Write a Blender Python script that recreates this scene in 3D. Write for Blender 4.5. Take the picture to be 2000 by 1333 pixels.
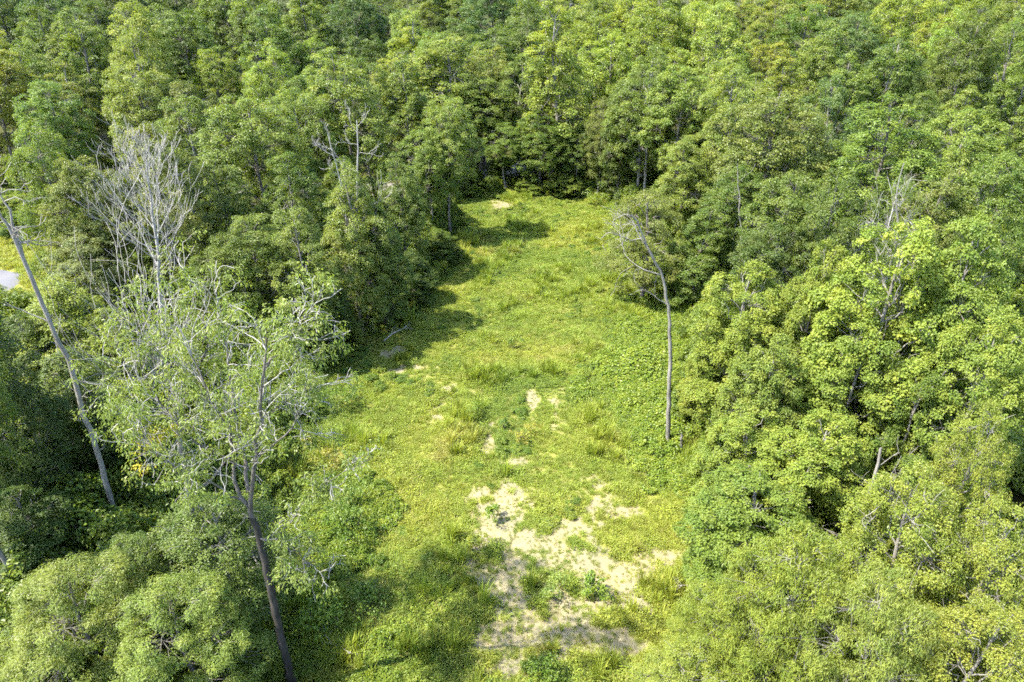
import bpy, math, random
import numpy as np
from mathutils import Vector

for o in list(bpy.data.objects):
    bpy.data.objects.remove(o)
scene = bpy.context.scene
COL = scene.collection

# ------------------------------------------------------------------ camera
H, PITCH, FPX = 30.0, math.radians(29.0), 1333.3
cam_d = bpy.data.cameras.new('camera')
cam_d.lens, cam_d.sensor_width = 24.0, 36.0
cam_d.clip_start, cam_d.clip_end = 0.5, 5000.0
cam = bpy.data.objects.new('camera', cam_d)
COL.objects.link(cam)
cam.location = (0, 0, H)
cam.rotation_euler = (math.pi/2 - PITCH, 0, 0)
scene.camera = cam

# ------------------------------------------------------------------ sky, sun, exposure
SUN_EL, SUN_AZ = math.radians(56), math.radians(-14)      # azimuth counted from the left (-X) towards the far side (+Y)
S = Vector((-math.cos(SUN_EL)*math.cos(SUN_AZ), math.cos(SUN_EL)*math.sin(SUN_AZ), math.sin(SUN_EL)))
world = bpy.data.worlds.new('World')
scene.world = world
world.use_nodes = True
wn = world.node_tree
bg = wn.nodes['Background']
sky = wn.nodes.new('ShaderNodeTexSky')
sky.sky_type = 'NISHITA'
sky.sun_disc = False
sky.sun_elevation = SUN_EL
sky.sun_rotation = math.radians(270) + SUN_AZ
wn.links.new(sky.outputs['Color'], bg.inputs['Color'])
bg.inputs['Strength'].default_value = 0.15
sun_d = bpy.data.lights.new('sun', 'SUN')
sun_d.energy, sun_d.angle, sun_d.color = 3.9, math.radians(0.53), (1.0, 0.94, 0.82)
sun = bpy.data.objects.new('sun', sun_d)
COL.objects.link(sun)
sun.rotation_euler = S.to_track_quat('Z', 'Y').to_euler()
vs = scene.view_settings
vs.view_transform, vs.look, vs.exposure, vs.gamma = 'Standard', 'None', 2.3, 1.0
vs.use_curve_mapping = False
scene.render.engine = 'CYCLES'
cy = scene.cycles
cy.max_bounces, cy.diffuse_bounces, cy.glossy_bounces, cy.transmission_bounces = 7, 5, 1, 5
cy.volume_bounces = 0
cy.use_denoising = False
cy.use_adaptive_sampling, cy.adaptive_threshold, cy.adaptive_min_samples = True, .025, 20
cy.filter_width = 1.65
cy.time_limit = 900
cy.sample_clamp_indirect = 6.0

# ------------------------------------------------------------------ numbers
RS = np.random.default_rng(7)

def ray(u, v):
    yi = (666.5 - v)/FPX
    return (u-1000)/FPX, math.cos(PITCH)+yi*math.sin(PITCH), -math.sin(PITCH)+yi*math.cos(PITCH)

def at(u, v, d):
    """point seen at photo pixel (u, v), d metres ahead of the camera"""
    a, b, c = ray(u, v)
    return np.array((a*d/b, d, H + c*d/b))

def ground_at(u, v):
    a, b, c = ray(u, v)
    t = H/-c
    return np.array((a*t, b*t))

def _hash(ix, iy, seed):
    h = (ix.astype(np.int64)*374761393 + iy.astype(np.int64)*668265263 + seed*974634777) & 0x7fffffff
    h = ((h ^ (h >> 13))*1274126177) & 0x7fffffff
    return ((h ^ (h >> 16)) & 0xffff)/65535.0

def noise(x, y, seed=0):
    x = np.asarray(x, float); y = np.asarray(y, float)
    ix, iy = np.floor(x), np.floor(y)
    fx, fy = x-ix, y-iy
    fx = fx*fx*(3-2*fx); fy = fy*fy*(3-2*fy)
    a = _hash(ix, iy, seed); b = _hash(ix+1, iy, seed)
    c = _hash(ix, iy+1, seed); d = _hash(ix+1, iy+1, seed)
    return (a*(1-fx)+b*fx)*(1-fy) + (c*(1-fx)+d*fx)*fy

def fbm(x, y, seed=0, o=4):
    s, a, t = 0, 1, 0
    for k in range(o):
        s = s + a*noise(x*2**k, y*2**k, seed+k); t += a; a *= .5
    return s/t

def sstep(a, b, x):
    t = np.clip((np.asarray(x, float)-a)/(b-a), 0, 1)
    return t*t*(3-2*t)

def gz(x, y):
    x = np.asarray(x, float); y = np.asarray(y, float)
    return (0.5*(fbm(x/14, y/14, 3)-.5) + 0.16*(noise(x/1.7, y/1.7, 9)-.5)
            + 12*sstep(140, 320, y) + 0.9*sstep(12, 30, np.abs(x+1)))

def poly_px(pts):
    return np.array([ground_at(u, v) for u, v in pts])

def in_poly(x, y, P):
    x = np.asarray(x, float); y = np.asarray(y, float)
    ins = np.zeros(x.shape, bool)
    n = len(P)
    for i in range(n):
        x0, y0 = P[i]; x1, y1 = P[(i+1) % n]
        c = ((y0 > y) != (y1 > y)) & (x < (x1-x0)*(y-y0)/((y1-y0) if y1 != y0 else 1e-9)+x0)
        ins ^= c
    return ins

def poly_dist(x, y, P):
    """distance to outline, positive inside"""
    x = np.asarray(x, float); y = np.asarray(y, float)
    best = np.full(x.shape, 1e9)
    n = len(P)
    for i in range(n):
        a, b = P[i], P[(i+1) % n]
        ab = b-a
        t = np.clip(((x-a[0])*ab[0]+(y-a[1])*ab[1])/(ab@ab), 0, 1)
        best = np.minimum(best, np.hypot(x-a[0]-t*ab[0], y-a[1]-t*ab[1]))
    return np.where(in_poly(x, y, P), best, -best)

CLEAR = poly_px([(400, 1420), (470, 1250), (500, 1120), (560, 980), (600, 850), (590, 700), (700, 672), (760, 640), (840, 570),
                 (890, 490), (905, 440), (880, 396), (960, 382), (1060, 378), (1130, 352), (1180, 372),
                 (1215, 430), (1290, 520), (1340, 600), (1330, 700), (1310, 800), (1330, 880), (1400, 960), (1440, 1060),
                 (1440, 1180), (1420, 1420)])
VERGE = np.array([(-75, 58), (-40, 60), (-41, 66), (-45, 75), (-70, 80), (-90, 74)], float)
ROAD_PTS = [(-92.6, 58), (-72.6, 62.5), (-60.6, 66.0), (-54.9, 66.4), (-53.0, 63.5), (-54.6, 58), (-60.6, 50), (-68.6, 40)]
TRACK_PTS = [(-75, 92), (-45, 98), (-22, 101), (-8, 107), (2, 115), (14, 122), (30, 127), (60, 130)]

SAND = []      # bare sandy patches: centre x, y, radius x, radius y, strength
def sand(u, v, ru, rv, s=1.0):
    c = ground_at(u, v); e = ground_at(u+ru, v); f = ground_at(u, v-rv)
    SAND.append((c[0], c[1], abs(e[0]-c[0]), abs(f[1]-c[1]), s))
for a in [(945, 965, 26, 14, .9), (985, 985, 40, 28), (975, 1040, 45, 45), (1040, 1060, 80, 35), (945, 1085, 45, 50, .9), (985, 1120, 60, 46, 1.1), (1010, 1180, 60, 40, .85), (1060, 1150, 60, 30, .8), (985, 1240, 50, 40, .7), (1090, 1090, 70, 30),
          (1180, 1130, 70, 36), (1130, 1190, 90, 34, .9), (1075, 1235, 95, 34, 1.05), (1180, 1245, 55, 30), (1280, 1090, 45, 20, .8), (1060, 1290, 50, 30, .8),
          (1110, 1030, 50, 22, .7), (1180, 965, 60, 36, .58), (1240, 1000, 40, 20, .5), (960, 860, 20, 24, .78), (1040, 790, 16, 40, .7), (1085, 795, 18, 36, .74), (770, 690, 24, 9, .95),
          (985, 401, 25, 8, 1.05), (850, 800, 20, 16, .62), (1000, 820, 30, 20, .58), (870, 760, 40, 16, .55), (800, 716, 50, 14, .62),
          (1020, 900, 40, 18, .58), (1000, 1310, 40, 26, .9), (925, 1010, 25, 16, .6), (1255, 1180, 50, 34, .7), (1020, 735, 28, 8, .5)]:
    sand(*a)
def sand_mask(x, y):
    m = np.zeros(np.shape(x))
    wob = fbm(x/1.6, y/1.6, 21, 5)-.5
    for cx, cy_, rx, ry, s in SAND:
        q = np.sqrt(((x-cx)/rx)**2+((y-cy_)/ry)**2)
        m = np.maximum(m, s*(1.2-q*.55))
    return np.clip(sstep(.30, .95, m+1.15*wob+.95*(fbm(x/.42, y/.42, 27, 3)-.5)), 0, 1)

# ------------------------------------------------------------------ materials
def mat_new(name):
    m = bpy.data.materials.new(name); m.use_nodes = True
    nt = m.node_tree; nt.nodes.clear()
    out = nt.nodes.new('ShaderNodeOutputMaterial')
    return m, nt, out

def N(nt, t, **kw):
    n = nt.nodes.new(t)
    for k, v in kw.items():
        if k in ('operation', 'blend_type', 'data_type', 'attribute_name', 'attribute_type', 'noise_dimensions', 'feature', 'mode'):
            setattr(n, k, v)
        else:
            n.inputs[k.replace('_', ' ')].default_value = v
    return n

def math_n(nt, op, a, b):
    n = nt.nodes.new('ShaderNodeMath'); n.operation = op
    for i, v in enumerate((a, b)):
        if hasattr(v, 'links'): nt.links.new(v, n.inputs[i])
        else: n.inputs[i].default_value = v
    return n.outputs[0]

def leaf_material(name, instanced, transl=.45, rough=.42, spec=.35):
    """leaf colour = the plant's own colour, varied leaf by leaf (attribute tint) and spray by spray (attribute spray)"""
    m, nt, out = mat_new(name); L = nt.links
    t = N(nt, 'ShaderNodeAttribute', attribute_name='tint')
    sp = N(nt, 'ShaderNodeAttribute', attribute_name='spray')
    if instanced:
        c = N(nt, 'ShaderNodeAttribute', attribute_name='hue', attribute_type='INSTANCER')
        col = c.outputs['Color']
    else:
        oi = nt.nodes.new('ShaderNodeObjectInfo'); col = oi.outputs['Color']
    hsv = nt.nodes.new('ShaderNodeHueSaturation')
    L.new(col, hsv.inputs['Color'])
    hue = math_n(nt, 'ADD', math_n(nt, 'MULTIPLY', sp.outputs['Fac'], -.034), .517)
    val = math_n(nt, 'ADD', math_n(nt, 'ADD', math_n(nt, 'MULTIPLY', t.outputs['Fac'], .55), math_n(nt, 'MULTIPLY', sp.outputs['Fac'], .4)), .55)
    hsv.inputs['Saturation'].default_value = .98
    L.new(hue, hsv.inputs['Hue']); L.new(val, hsv.inputs['Value'])
    p = N(nt, 'ShaderNodeBsdfPrincipled', Roughness=rough)
    p.inputs['Specular IOR Level'].default_value = spec
    L.new(hsv.outputs[0], p.inputs['Base Color'])
    tr = nt.nodes.new('ShaderNodeBsdfTranslucent')
    mx = N(nt, 'ShaderNodeMix', data_type='RGBA', blend_type='MULTIPLY')
    mx.inputs[0].default_value = 1.0
    L.new(hsv.outputs[0], mx.inputs[6]); mx.inputs[7].default_value = (1.35, 1.3, .55, 1)
    L.new(mx.outputs[2], tr.inputs['Color'])
    ms = nt.nodes.new('ShaderNodeMixShader'); ms.inputs[0].default_value = transl
    L.new(p.outputs[0], ms.inputs[1]); L.new(tr.outputs[0], ms.inputs[2])
    L.new(ms.outputs[0], out.inputs['Surface'])
    return m

def bark_material(name, c0, c1, scale=3.0):
    m, nt, out = mat_new(name); L = nt.links
    tc = nt.nodes.new('ShaderNodeTexCoord')
    mp = nt.nodes.new('ShaderNodeMapping'); mp.inputs['Scale'].default_value = (1, 1, .22)
    L.new(tc.outputs['Object'], mp.inputs['Vector'])
    nz = N(nt, 'ShaderNodeTexNoise', Scale=scale*4, Detail=5.0, Roughness=.7); L.new(mp.outputs[0], nz.inputs['Vector'])
    nb = N(nt, 'ShaderNodeTexNoise', Scale=.9, Detail=2.0); L.new(tc.outputs['Object'], nb.inputs['Vector'])
    a = math_n(nt, 'ADD', math_n(nt, 'MULTIPLY', nz.outputs['Fac'], .7), math_n(nt, 'MULTIPLY', nb.outputs['Fac'], .5))
    r = nt.nodes.new('ShaderNodeValToRGB')
    r.color_ramp.elements[0].position, r.color_ramp.elements[1].position = .38, .78
    r.color_ramp.elements[0].color, r.color_ramp.elements[1].color = (*c0, 1), (*c1, 1)
    L.new(a, r.inputs[0])
    p = N(nt, 'ShaderNodeBsdfPrincipled', Roughness=.9); p.inputs['Specular IOR Level'].default_value = .15
    L.new(r.outputs[0], p.inputs['Base Color'])
    bm = N(nt, 'ShaderNodeBump', Strength=.6, Distance=.04); L.new(nz.outputs['Fac'], bm.inputs['Height'])
    L.new(bm.outputs[0], p.inputs['Normal']); L.new(p.outputs[0], out.inputs['Surface'])
    return m

M_LEAF = leaf_material('leaf', False)
M_GLOSSLEAF = leaf_material('broad_glossy_leaf', False, .45, .48, .26)
M_STUFF = leaf_material('undergrowth_leaf', True)
M_GRASS = leaf_material('grass_blade', True, .42, .5, .25)
M_BARK = bark_material('grey_bark', (.07, .06, .05), (.21, .19, .165))
M_PALE = bark_material('pale_bark', (.10, .09, .076), (.25, .235, .208))
M_DEAD = bark_material('weathered_dead_wood', (.15, .142, .128), (.36, .345, .32))
M_LIMB = bark_material('brown_limb_bark', (.035, .031, .027), (.15, .135, .118))
M_TWIG = bark_material('pale_weathered_twigs', (.16, .15, .135), (.34, .325, .30))
M_SHADEDBARK = bark_material('shaded_ridged_bark', (.014, .013, .011), (.06, .053, .046))  # trunk shade mixed into the bark colour, so darker than the limbs

def ground_material():
    m, nt, out = mat_new('meadow_soil'); L = nt.links
    tc = nt.nodes.new('ShaderNodeTexCoord')
    sm = N(nt, 'ShaderNodeAttribute', attribute_name='sand')
    fm = N(nt, 'ShaderNodeAttribute', attribute_name='litter')
    n1 = N(nt, 'ShaderNodeTexNoise', Scale=2.3, Detail=7.0, Roughness=.68); L.new(tc.outputs['Object'], n1.inputs['Vector'])
    n2 = N(nt, 'ShaderNodeTexNoise', Scale=14.0, Detail=5.0, Roughness=.75); L.new(tc.outputs['Object'], n2.inputs['Vector'])
    n3 = N(nt, 'ShaderNodeTexNoise', Scale=.5, Detail=3.0); L.new(tc.outputs['Object'], n3.inputs['Vector'])
    def ramp(src, p0, c0, p1, c1):
        r = nt.nodes.new('ShaderNodeValToRGB'); e = r.color_ramp.elements
        e[0].position, e[1].position = p0, p1; e[0].color, e[1].color = (*c0, 1), (*c1, 1)
        L.new(src, r.inputs[0]); return r.outputs[0]
    thatch = ramp(n2.outputs['Fac'], .3, (.11, .12, .025), .72, (.24, .235, .06))
    litter = ramp(n2.outputs['Fac'], .3, (.028, .032, .010), .7, (.065, .068, .02))
    sandc = ramp(n1.outputs['Fac'], .32, (.17, .142, .074), .68, (.25, .213, .122))
    grey = ramp(n2.outputs['Fac'], .35, (.115, .104, .058), .65, (.24, .213, .132))
    def mix(f, a, b):
        x = N(nt, 'ShaderNodeMix', data_type='RGBA')
        if hasattr(f, 'links'): L.new(f, x.inputs[0])
        else: x.inputs[0].default_value = f
        L.new(a, x.inputs[6]); L.new(b, x.inputs[7]); return x.outputs[2]
    sand2 = mix(ramp(n3.outputs['Fac'], .42, (0, 0, 0), .6, (1, 1, 1)), sandc, grey)
    f = math_n(nt, 'ADD', sm.outputs['Fac'], math_n(nt, 'MULTIPLY', math_n(nt, 'SUBTRACT', n2.outputs['Fac'], .5), .9))
    f2 = nt.nodes.new('ShaderNodeMapRange'); f2.inputs[1].default_value, f2.inputs[2].default_value = .25, .75
    L.new(f, f2.inputs[0])
    c = mix(f2.outputs[0], mix(fm.outputs['Fac'], thatch, litter), sand2)
    p = N(nt, 'ShaderNodeBsdfPrincipled', Roughness=.95); p.inputs['Specular IOR Level'].default_value = .1
    L.new(c, p.inputs['Base Color'])
    bm = N(nt, 'ShaderNodeBump', Strength=.5, Distance=.05); L.new(n2.outputs['Fac'], bm.inputs['Height'])
    L.new(bm.outputs[0], p.inputs['Normal']); L.new(p.outputs[0], out.inputs['Surface'])
    return m

def gravel_material(name, c0, c1):
    m, nt, out = mat_new(name); L = nt.links
    tc = nt.nodes.new('ShaderNodeTexCoord')
    n1 = N(nt, 'ShaderNodeTexNoise', Scale=9.0, Detail=8.0, Roughness=.75); L.new(tc.outputs['Object'], n1.inputs['Vector'])
    r = nt.nodes.new('ShaderNodeValToRGB'); e = r.color_ramp.elements
    e[0].position, e[1].position = .3, .7; e[0].color, e[1].color = (*c0, 1), (*c1, 1)
    L.new(n1.outputs['Fac'], r.inputs[0])
    p = N(nt, 'ShaderNodeBsdfPrincipled', Roughness=.9); L.new(r.outputs[0], p.inputs['Base Color'])
    bm = N(nt, 'ShaderNodeBump', Strength=.4, Distance=.03); L.new(n1.outputs['Fac'], bm.inputs['Height'])
    L.new(bm.outputs[0], p.inputs['Normal']); L.new(p.outputs[0], out.inputs['Surface'])
    return m

# ------------------------------------------------------------------ mesh helpers
def mesh_np(name, V, F, mat, smooth=False, attrs=None):
    """V (n,3); F (m,k) array of equal-sized faces or a list of such arrays"""
    me = bpy.data.meshes.new(name)
    Fs = F if isinstance(F, list) else [F]
    Fs = [np.asarray(f) for f in Fs if len(f)]
    me.vertices.add(len(V)); me.vertices.foreach_set('co', np.asarray(V, np.float32).ravel())
    nl = sum(f.size for f in Fs); npoly = sum(len(f) for f in Fs)
    me.loops.add(nl); me.polygons.add(npoly)
    me.loops.foreach_set('vertex_index', np.concatenate([f.ravel() for f in Fs]).astype(np.int32))
    tot = np.concatenate([np.full(len(f), f.shape[1]) for f in Fs])
    st = np.concatenate([[0], np.cumsum(tot)[:-1]])
    me.polygons.foreach_set('loop_start', st.astype(np.int32))
    me.polygons.foreach_set('use_smooth', np.full(npoly, smooth))
    for k, a in (attrs or {}).items():
        at_ = me.attributes.new(k, 'FLOAT', 'POINT'); at_.data.foreach_set('value', np.asarray(a, np.float32))
    me.update(calc_edges=True)
    if mat: me.materials.append(mat)
    return me

def link(name, me, parent=None):
    o = bpy.data.objects.new(name, me); COL.objects.link(o)
    if parent: o.parent = parent
    return o

def tag(o, label=None, cat=None, group=None, kind=None):
    if label: o['label'] = label
    if cat: o['category'] = cat
    if group: o['group'] = group
    if kind: o['kind'] = kind
    return o

def unit(a):
    return a/np.maximum(np.linalg.norm(a, axis=-1, keepdims=True), 1e-9)

def rand_dirs(rng, n):
    return unit(rng.normal(size=(n, 3)))

class Tubes:
    """collects tapered tubes into one mesh"""
    def __init__(s): s.V = []; s.F = []; s.n = 0
    def add(s, pts, rad, k=6, wob=0, rng=None):
        pts = np.asarray(pts, float); rad = np.asarray(rad, float); m = len(pts)
        T = unit(np.gradient(pts, axis=0))
        ref = np.array((0.0, 0, 1)) if abs(T[0][2]) < .8 else np.array((1.0, 0, 0))
        A = unit(np.cross(T, ref)); B = np.cross(T, A)
        an = np.arange(k)*2*math.pi/k
        R = rad[:, None]*np.ones((1, k))
        if wob: R = R*(1+wob*rng.normal(size=(m, k)))
        ring = pts[:, None]+R[..., None]*(A[:, None]*np.cos(an)[None, :, None]+B[:, None]*np.sin(an)[None, :, None])
        s.V.append(ring.reshape(-1, 3))
        i = np.arange(m-1)[:, None]*k; j = np.arange(k)[None]; j2 = (j+1) % k
        s.F.append((np.stack([i+j, i+j2, i+k+j2, i+k+j], -1).reshape(-1, 4))+s.n)
        s.n += m*k
    def mesh(s, name, mat): return mesh_np(name, np.concatenate(s.V), np.concatenate(s.F), mat, True)

def curve(p0, p1, rng, n=6, bend=.12, lift=0.0):
    """slightly crooked path from p0 to p1"""
    p0 = np.asarray(p0, float); p1 = np.asarray(p1, float)
    t = np.linspace(0, 1, n)[:, None]
    L = np.linalg.norm(p1-p0)
    off = rng.normal(size=(n, 3))*bend*L*.35; off[0] = off[-1] = 0
    b = np.array((0, 0, lift*L))
    return p0+(p1-p0)*t+off+b*(t*(1-t)*-2)

# ------------------------------------------------------------------ foliage
def leaves(P, Nrm, rng, size, aspect, droop=0.0, T=None, fold=.25, spray=None, jit=.35):
    n = len(P)
    if T is None: T = rng.normal(size=(n, 3))
    T = T - (T*Nrm).sum(1, keepdims=True)*Nrm
    T = unit(T); T[:, 2] -= droop; T = unit(T)
    B = unit(np.cross(Nrm, T)); Nn = np.cross(T, B)
    L = size*(1+jit*(rng.random(n)*2-1))[:, None]; W = L*aspect
    v = np.empty((n, 4, 3))
    v[:, 0] = P; v[:, 1] = P+T*L*.5+B*W*.5+Nn*W*fold
    v[:, 2] = P+T*L; v[:, 3] = P+T*L*.5-B*W*.5+Nn*W*fold
    i = np.arange(n)[:, None]*4
    F = np.concatenate([i+np.array([[0, 1, 2]]), i+np.array([[0, 2, 3]])], 1).reshape(-1, 3)
    tint = np.repeat(rng.random(n), 4)
    sp = np.repeat(rng.random(n) if spray is None else spray, 4)
    return v.reshape(-1, 3), F, tint, sp

def join_leaves(parts, name, mat):
    V, F, T, Sp, n = [], [], [], [], 0
    for v, f, t, s in parts:
        V.append(v); F.append(f+n); T.append(t); Sp.append(s); n += len(v)
    return mesh_np(name, np.concatenate(V), np.concatenate(F), mat, False, {'tint': np.concatenate(T), 'spray': np.concatenate(Sp)})

PROF = {
    'round':  lambda t: math.sqrt(max(0, 1-(2*t-1)**2))*.95+.05,
    'oval':   lambda t: (math.sin(math.pi*min(1, t*.92+.06)))**.6,
    'cone':   lambda t: max(.08, (1-t)**.75*min(1, .45+t*3)),
    'spire':  lambda t: max(.12, math.sin(math.pi*(t*.8+.2))**.8),
    'dome':   lambda t: max(.1, (1-t**2.6)**.5*min(1, .55+t*1.5)),
    'flame':  lambda t: max(.10, math.sin(math.pi*(t**.75*.86+.12))**.75),
}

def make_tree(name, seed, ht=20, R=4.5, base=.35, prof='oval', nl=16, n_clump=420, per=50, leaf=.26, aspect=.62, flat=.85,
              clump=.62, droop=.15, gap=.35, lobe=.5, bark=None, lm=None, up=.85, trunk_r=.2, bare=0.0, nj=.38):
    """one broadleaf tree: (trunk mesh, crown mesh). Limbs run from the trunk to leafy lobes, sprays of leaves sit on the lobes."""
    rng = np.random.default_rng(seed)
    zb = ht*base; pf = PROF[prof]
    lean = rng.normal(size=2)*.35
    def axis(z): return np.array((lean[0]*z/ht+.22*math.sin(z*.45+seed), lean[1]*z/ht+.22*math.cos(z*.37+seed*2), z))
    tb = Tubes()
    zs = np.linspace(-.6, ht*.93, 16)
    tr = trunk_r*(1-np.clip(zs/ht, 0, 1))**.75+.03
    tr[0] *= 1.6; tr[1] *= 1.12
    tb.add([axis(z) for z in zs], tr, 8, .05, rng)
    C, Rl = [], []
    for i in range(nl):
        t = (i+.5+rng.uniform(-.3, .3))/nl
        t = min(max(t, .02), .97)
        rr = pf(t)*R
        az = i*2.39996+rng.uniform(-.5, .5)
        lr = (rr*rng.uniform(.7, 1.2)+.35)*lobe
        cr = max(0, rr*rng.uniform(.78, 1.12)-lr*.75)
        z = zb+(ht-zb)*t
        a = axis(min(z, ht*.9))
        c = np.array((a[0]+cr*math.cos(az), a[1]+cr*math.sin(az), min(z, ht-lr*flat*.9)))
        C.append(c); Rl.append(lr)
        zo = max(zb*.72, z-cr*rng.uniform(.6, 1.2)-.8)
        p0 = axis(zo); path = curve(p0, c, rng, 6, .14, .1)
        r0 = .35*trunk_r*(1-zo/ht)**.5+.02
        tb.add(path, np.linspace(r0, .022, 6), 5)
    C = np.array(C); Rl = np.array(Rl)
    w = Rl**2*(flat*.5+.5); cnt = rng.multinomial(int(n_clump*1.6), w/w.sum())
    li = np.repeat(np.arange(nl), cnt); n = len(li)
    d = rand_dirs(rng, n)
    ax = np.array([axis(min(z, ht*.9)) for z in C[:, 2]])[li]
    outd = C[li]-ax; outd[:, 2] = 0; outd = unit(outd+1e-6)
    keep = (d*outd).sum(1)*.6+d[:, 2]*.75 > -.28-.25*rng.random(n)
    li, d = li[keep], d[keep]
    P = C[li]+d*(Rl[li]*rng.uniform(.72, 1.08, len(li)))[:, None]*np.array((1, 1, flat))
    inside = np.zeros(len(P))
    for c, r in zip(C, Rl):
        q = np.linalg.norm((P-c)/np.array((1, 1, flat)), axis=1)/r
        inside += q < .68
    keep = (inside == 0) | (rng.random(len(P)) < .12)
    keep &= noise(P[:, 0]/1.3+P[:, 2]*.4, P[:, 1]/1.3-P[:, 2]*.55, seed) > gap*rng.uniform(.55, 1.0, len(P))
    keep &= P[:, 2] > .3
    P, d, li = P[keep], d[keep], li[keep]
    if len(P) > n_clump:
        s = rng.choice(len(P), n_clump, False); P, d, li = P[s], d[s], li[s]
    for k in range(0, len(P), 3):       # twigs
        c = C[li[k]]
        tb.add(curve(c*.8+axis(c[2]*.97)*.2, P[k], rng, 4, .1), (.028, .022, .016, .012), 3)
    if bare:                             # twigs that stick out leafless
        for k in rng.choice(len(P), int(len(P)*bare), False):
            e = P[k]+unit(d[k]+np.array((0, 0, .5)))*rng.uniform(.6, 1.5)
            tb.add(curve(C[li[k]], e, rng, 5, .14), (.03, .026, .022, .018, .012), 3)
    cs = clump*rng.uniform(.65, 1.35, len(P))
    k = rng.poisson(per*(cs/clump)**1.5)+3
    ci = np.repeat(np.arange(len(P)), k); m = len(ci)
    od = unit(d*.7+np.array((0, 0, .55)))[ci]
    q = rand_dirs(rng, m); dot = (q*od).sum(1)
    q = np.where((dot < -.15)[:, None], q-2*dot[:, None]*od, q)
    rad = cs[ci]*rng.random(m)**.45
    LP = P[ci]+q*rad[:, None]*np.array((1, 1, .72))
    nr = unit(q*.55+od*.35+np.array((0, 0, up))+rng.normal(size=(m, 3))*nj)
    Tn = q*.5+rng.normal(size=(m, 3))*.8
    spray = np.repeat(np.clip(.5+.28*rng.normal(size=len(P)), 0, 1), k)
    lv = leaves(LP, nr, rng, leaf, aspect, droop, Tn, spray=spray)
    return tb.mesh(name+'_trunk', bark or M_BARK), join_leaves([lv], name+'_crown', lm or M_LEAF)

def tree_object(name, pair, loc, rz, sx, sz, color, label, group=None, cat='tree', extra=()):
    e = bpy.data.objects.new(name, None); COL.objects.link(e)
    e.empty_display_size = .5
    e.location = loc; e.rotation_euler = (0, 0, rz); e.scale = (sx, sx, sz)
    tag(e, label, cat, group)
    t = link('trunk', pair[0], e); c = link('crown', pair[1], e); c.color = (*color, 1)
    return e

# ------------------------------------------------------------------ ground
def build_ground():
    xs = np.unique(np.concatenate([np.linspace(-900, -120, 14), np.linspace(-120, -22, 60), np.arange(-22, 22, .22), np.linspace(22, 120, 60), np.linspace(120, 900, 14)]).round(3))
    ys = np.unique(np.concatenate([np.linspace(-200, 10, 20), np.arange(10, 46, .22), np.arange(46, 108, .36), np.linspace(108, 200, 40), np.linspace(200, 1500, 16)]).round(3))
    X, Y = np.meshgrid(xs, ys)
    Z = gz(X, Y)
    nx, ny = len(xs), len(ys)
    V = np.stack([X, Y, Z], -1).reshape(-1, 3)
    i = (np.arange(ny-1)[:, None]*nx+np.arange(nx-1)[None]).ravel()
    F = np.stack([i, i+1, i+nx+1, i+nx], -1)
    sm = sand_mask(X, Y).ravel()
    dc = np.maximum(poly_dist(X.ravel(), Y.ravel(), CLEAR), poly_dist(X.ravel(), Y.ravel(), VERGE))
    lit = 1-sstep(-3, .5, dc)
    me = mesh_np('ground', V, F, ground_material(), True, {'sand': sm, 'litter': lit})
    tag(link('ground', me), 'sandy meadow soil with thatch and forest litter', kind='structure')
build_ground()

def strip(name, pts, width, mat, label):
    P = np.array(pts, float)
    t = np.linspace(0, len(P)-1, 140)
    k = np.clip(t.astype(int), 0, len(P)-2); f = t-k
    def g(i): return P[np.clip(i, 0, len(P)-1)]
    p0, p1, p2, p3 = g(k-1), g(k), g(k+1), g(k+2); f = f[:, None]
    C = .5*((2*p1)+(-p0+p2)*f+(2*p0-5*p1+4*p2-p3)*f**2+(-p0+3*p1-3*p2+p3)*f**3)
    T = unit(np.gradient(C, axis=0)); Nn = np.stack([-T[:, 1], T[:, 0]], -1)
    w = width*.5*(1+.16*(noise(np.arange(140)*.35, np.zeros(140), 4)-.5))
    rows = []
    for s in np.linspace(-1, 1, 9):
        xy = C+Nn*(w*s)[:, None]
        z = gz(xy[:, 0], xy[:, 1])+.10*(1-abs(s)**4)-.05*abs(s)**4
        rows.append(np.column_stack([xy, z]))
    V = np.stack(rows, 1).reshape(-1, 3)
    i = (np.arange(139)[:, None]*9+np.arange(8)[None]).ravel()
    F = np.stack([i, i+9, i+10, i+1], -1)
    o = link(name, mesh_np(name, V, F, mat, True)); tag(o, label, kind='structure')
strip('road', ROAD_PTS, 4.6, gravel_material('pale_gravel', (.07, .07, .078), (.13, .13, .14)), 'pale grey gravel road curving in at the left edge')
strip('track', TRACK_PTS, 5.0, gravel_material('stony_track', (.10, .09, .077), (.20, .187, .167)), 'stony track behind the trees at the far end of the clearing')

# ------------------------------------------------------------------ scatter helper (uncountable plants)
def source(name, me):
    return bpy.data.objects.new(name, me)

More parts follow.
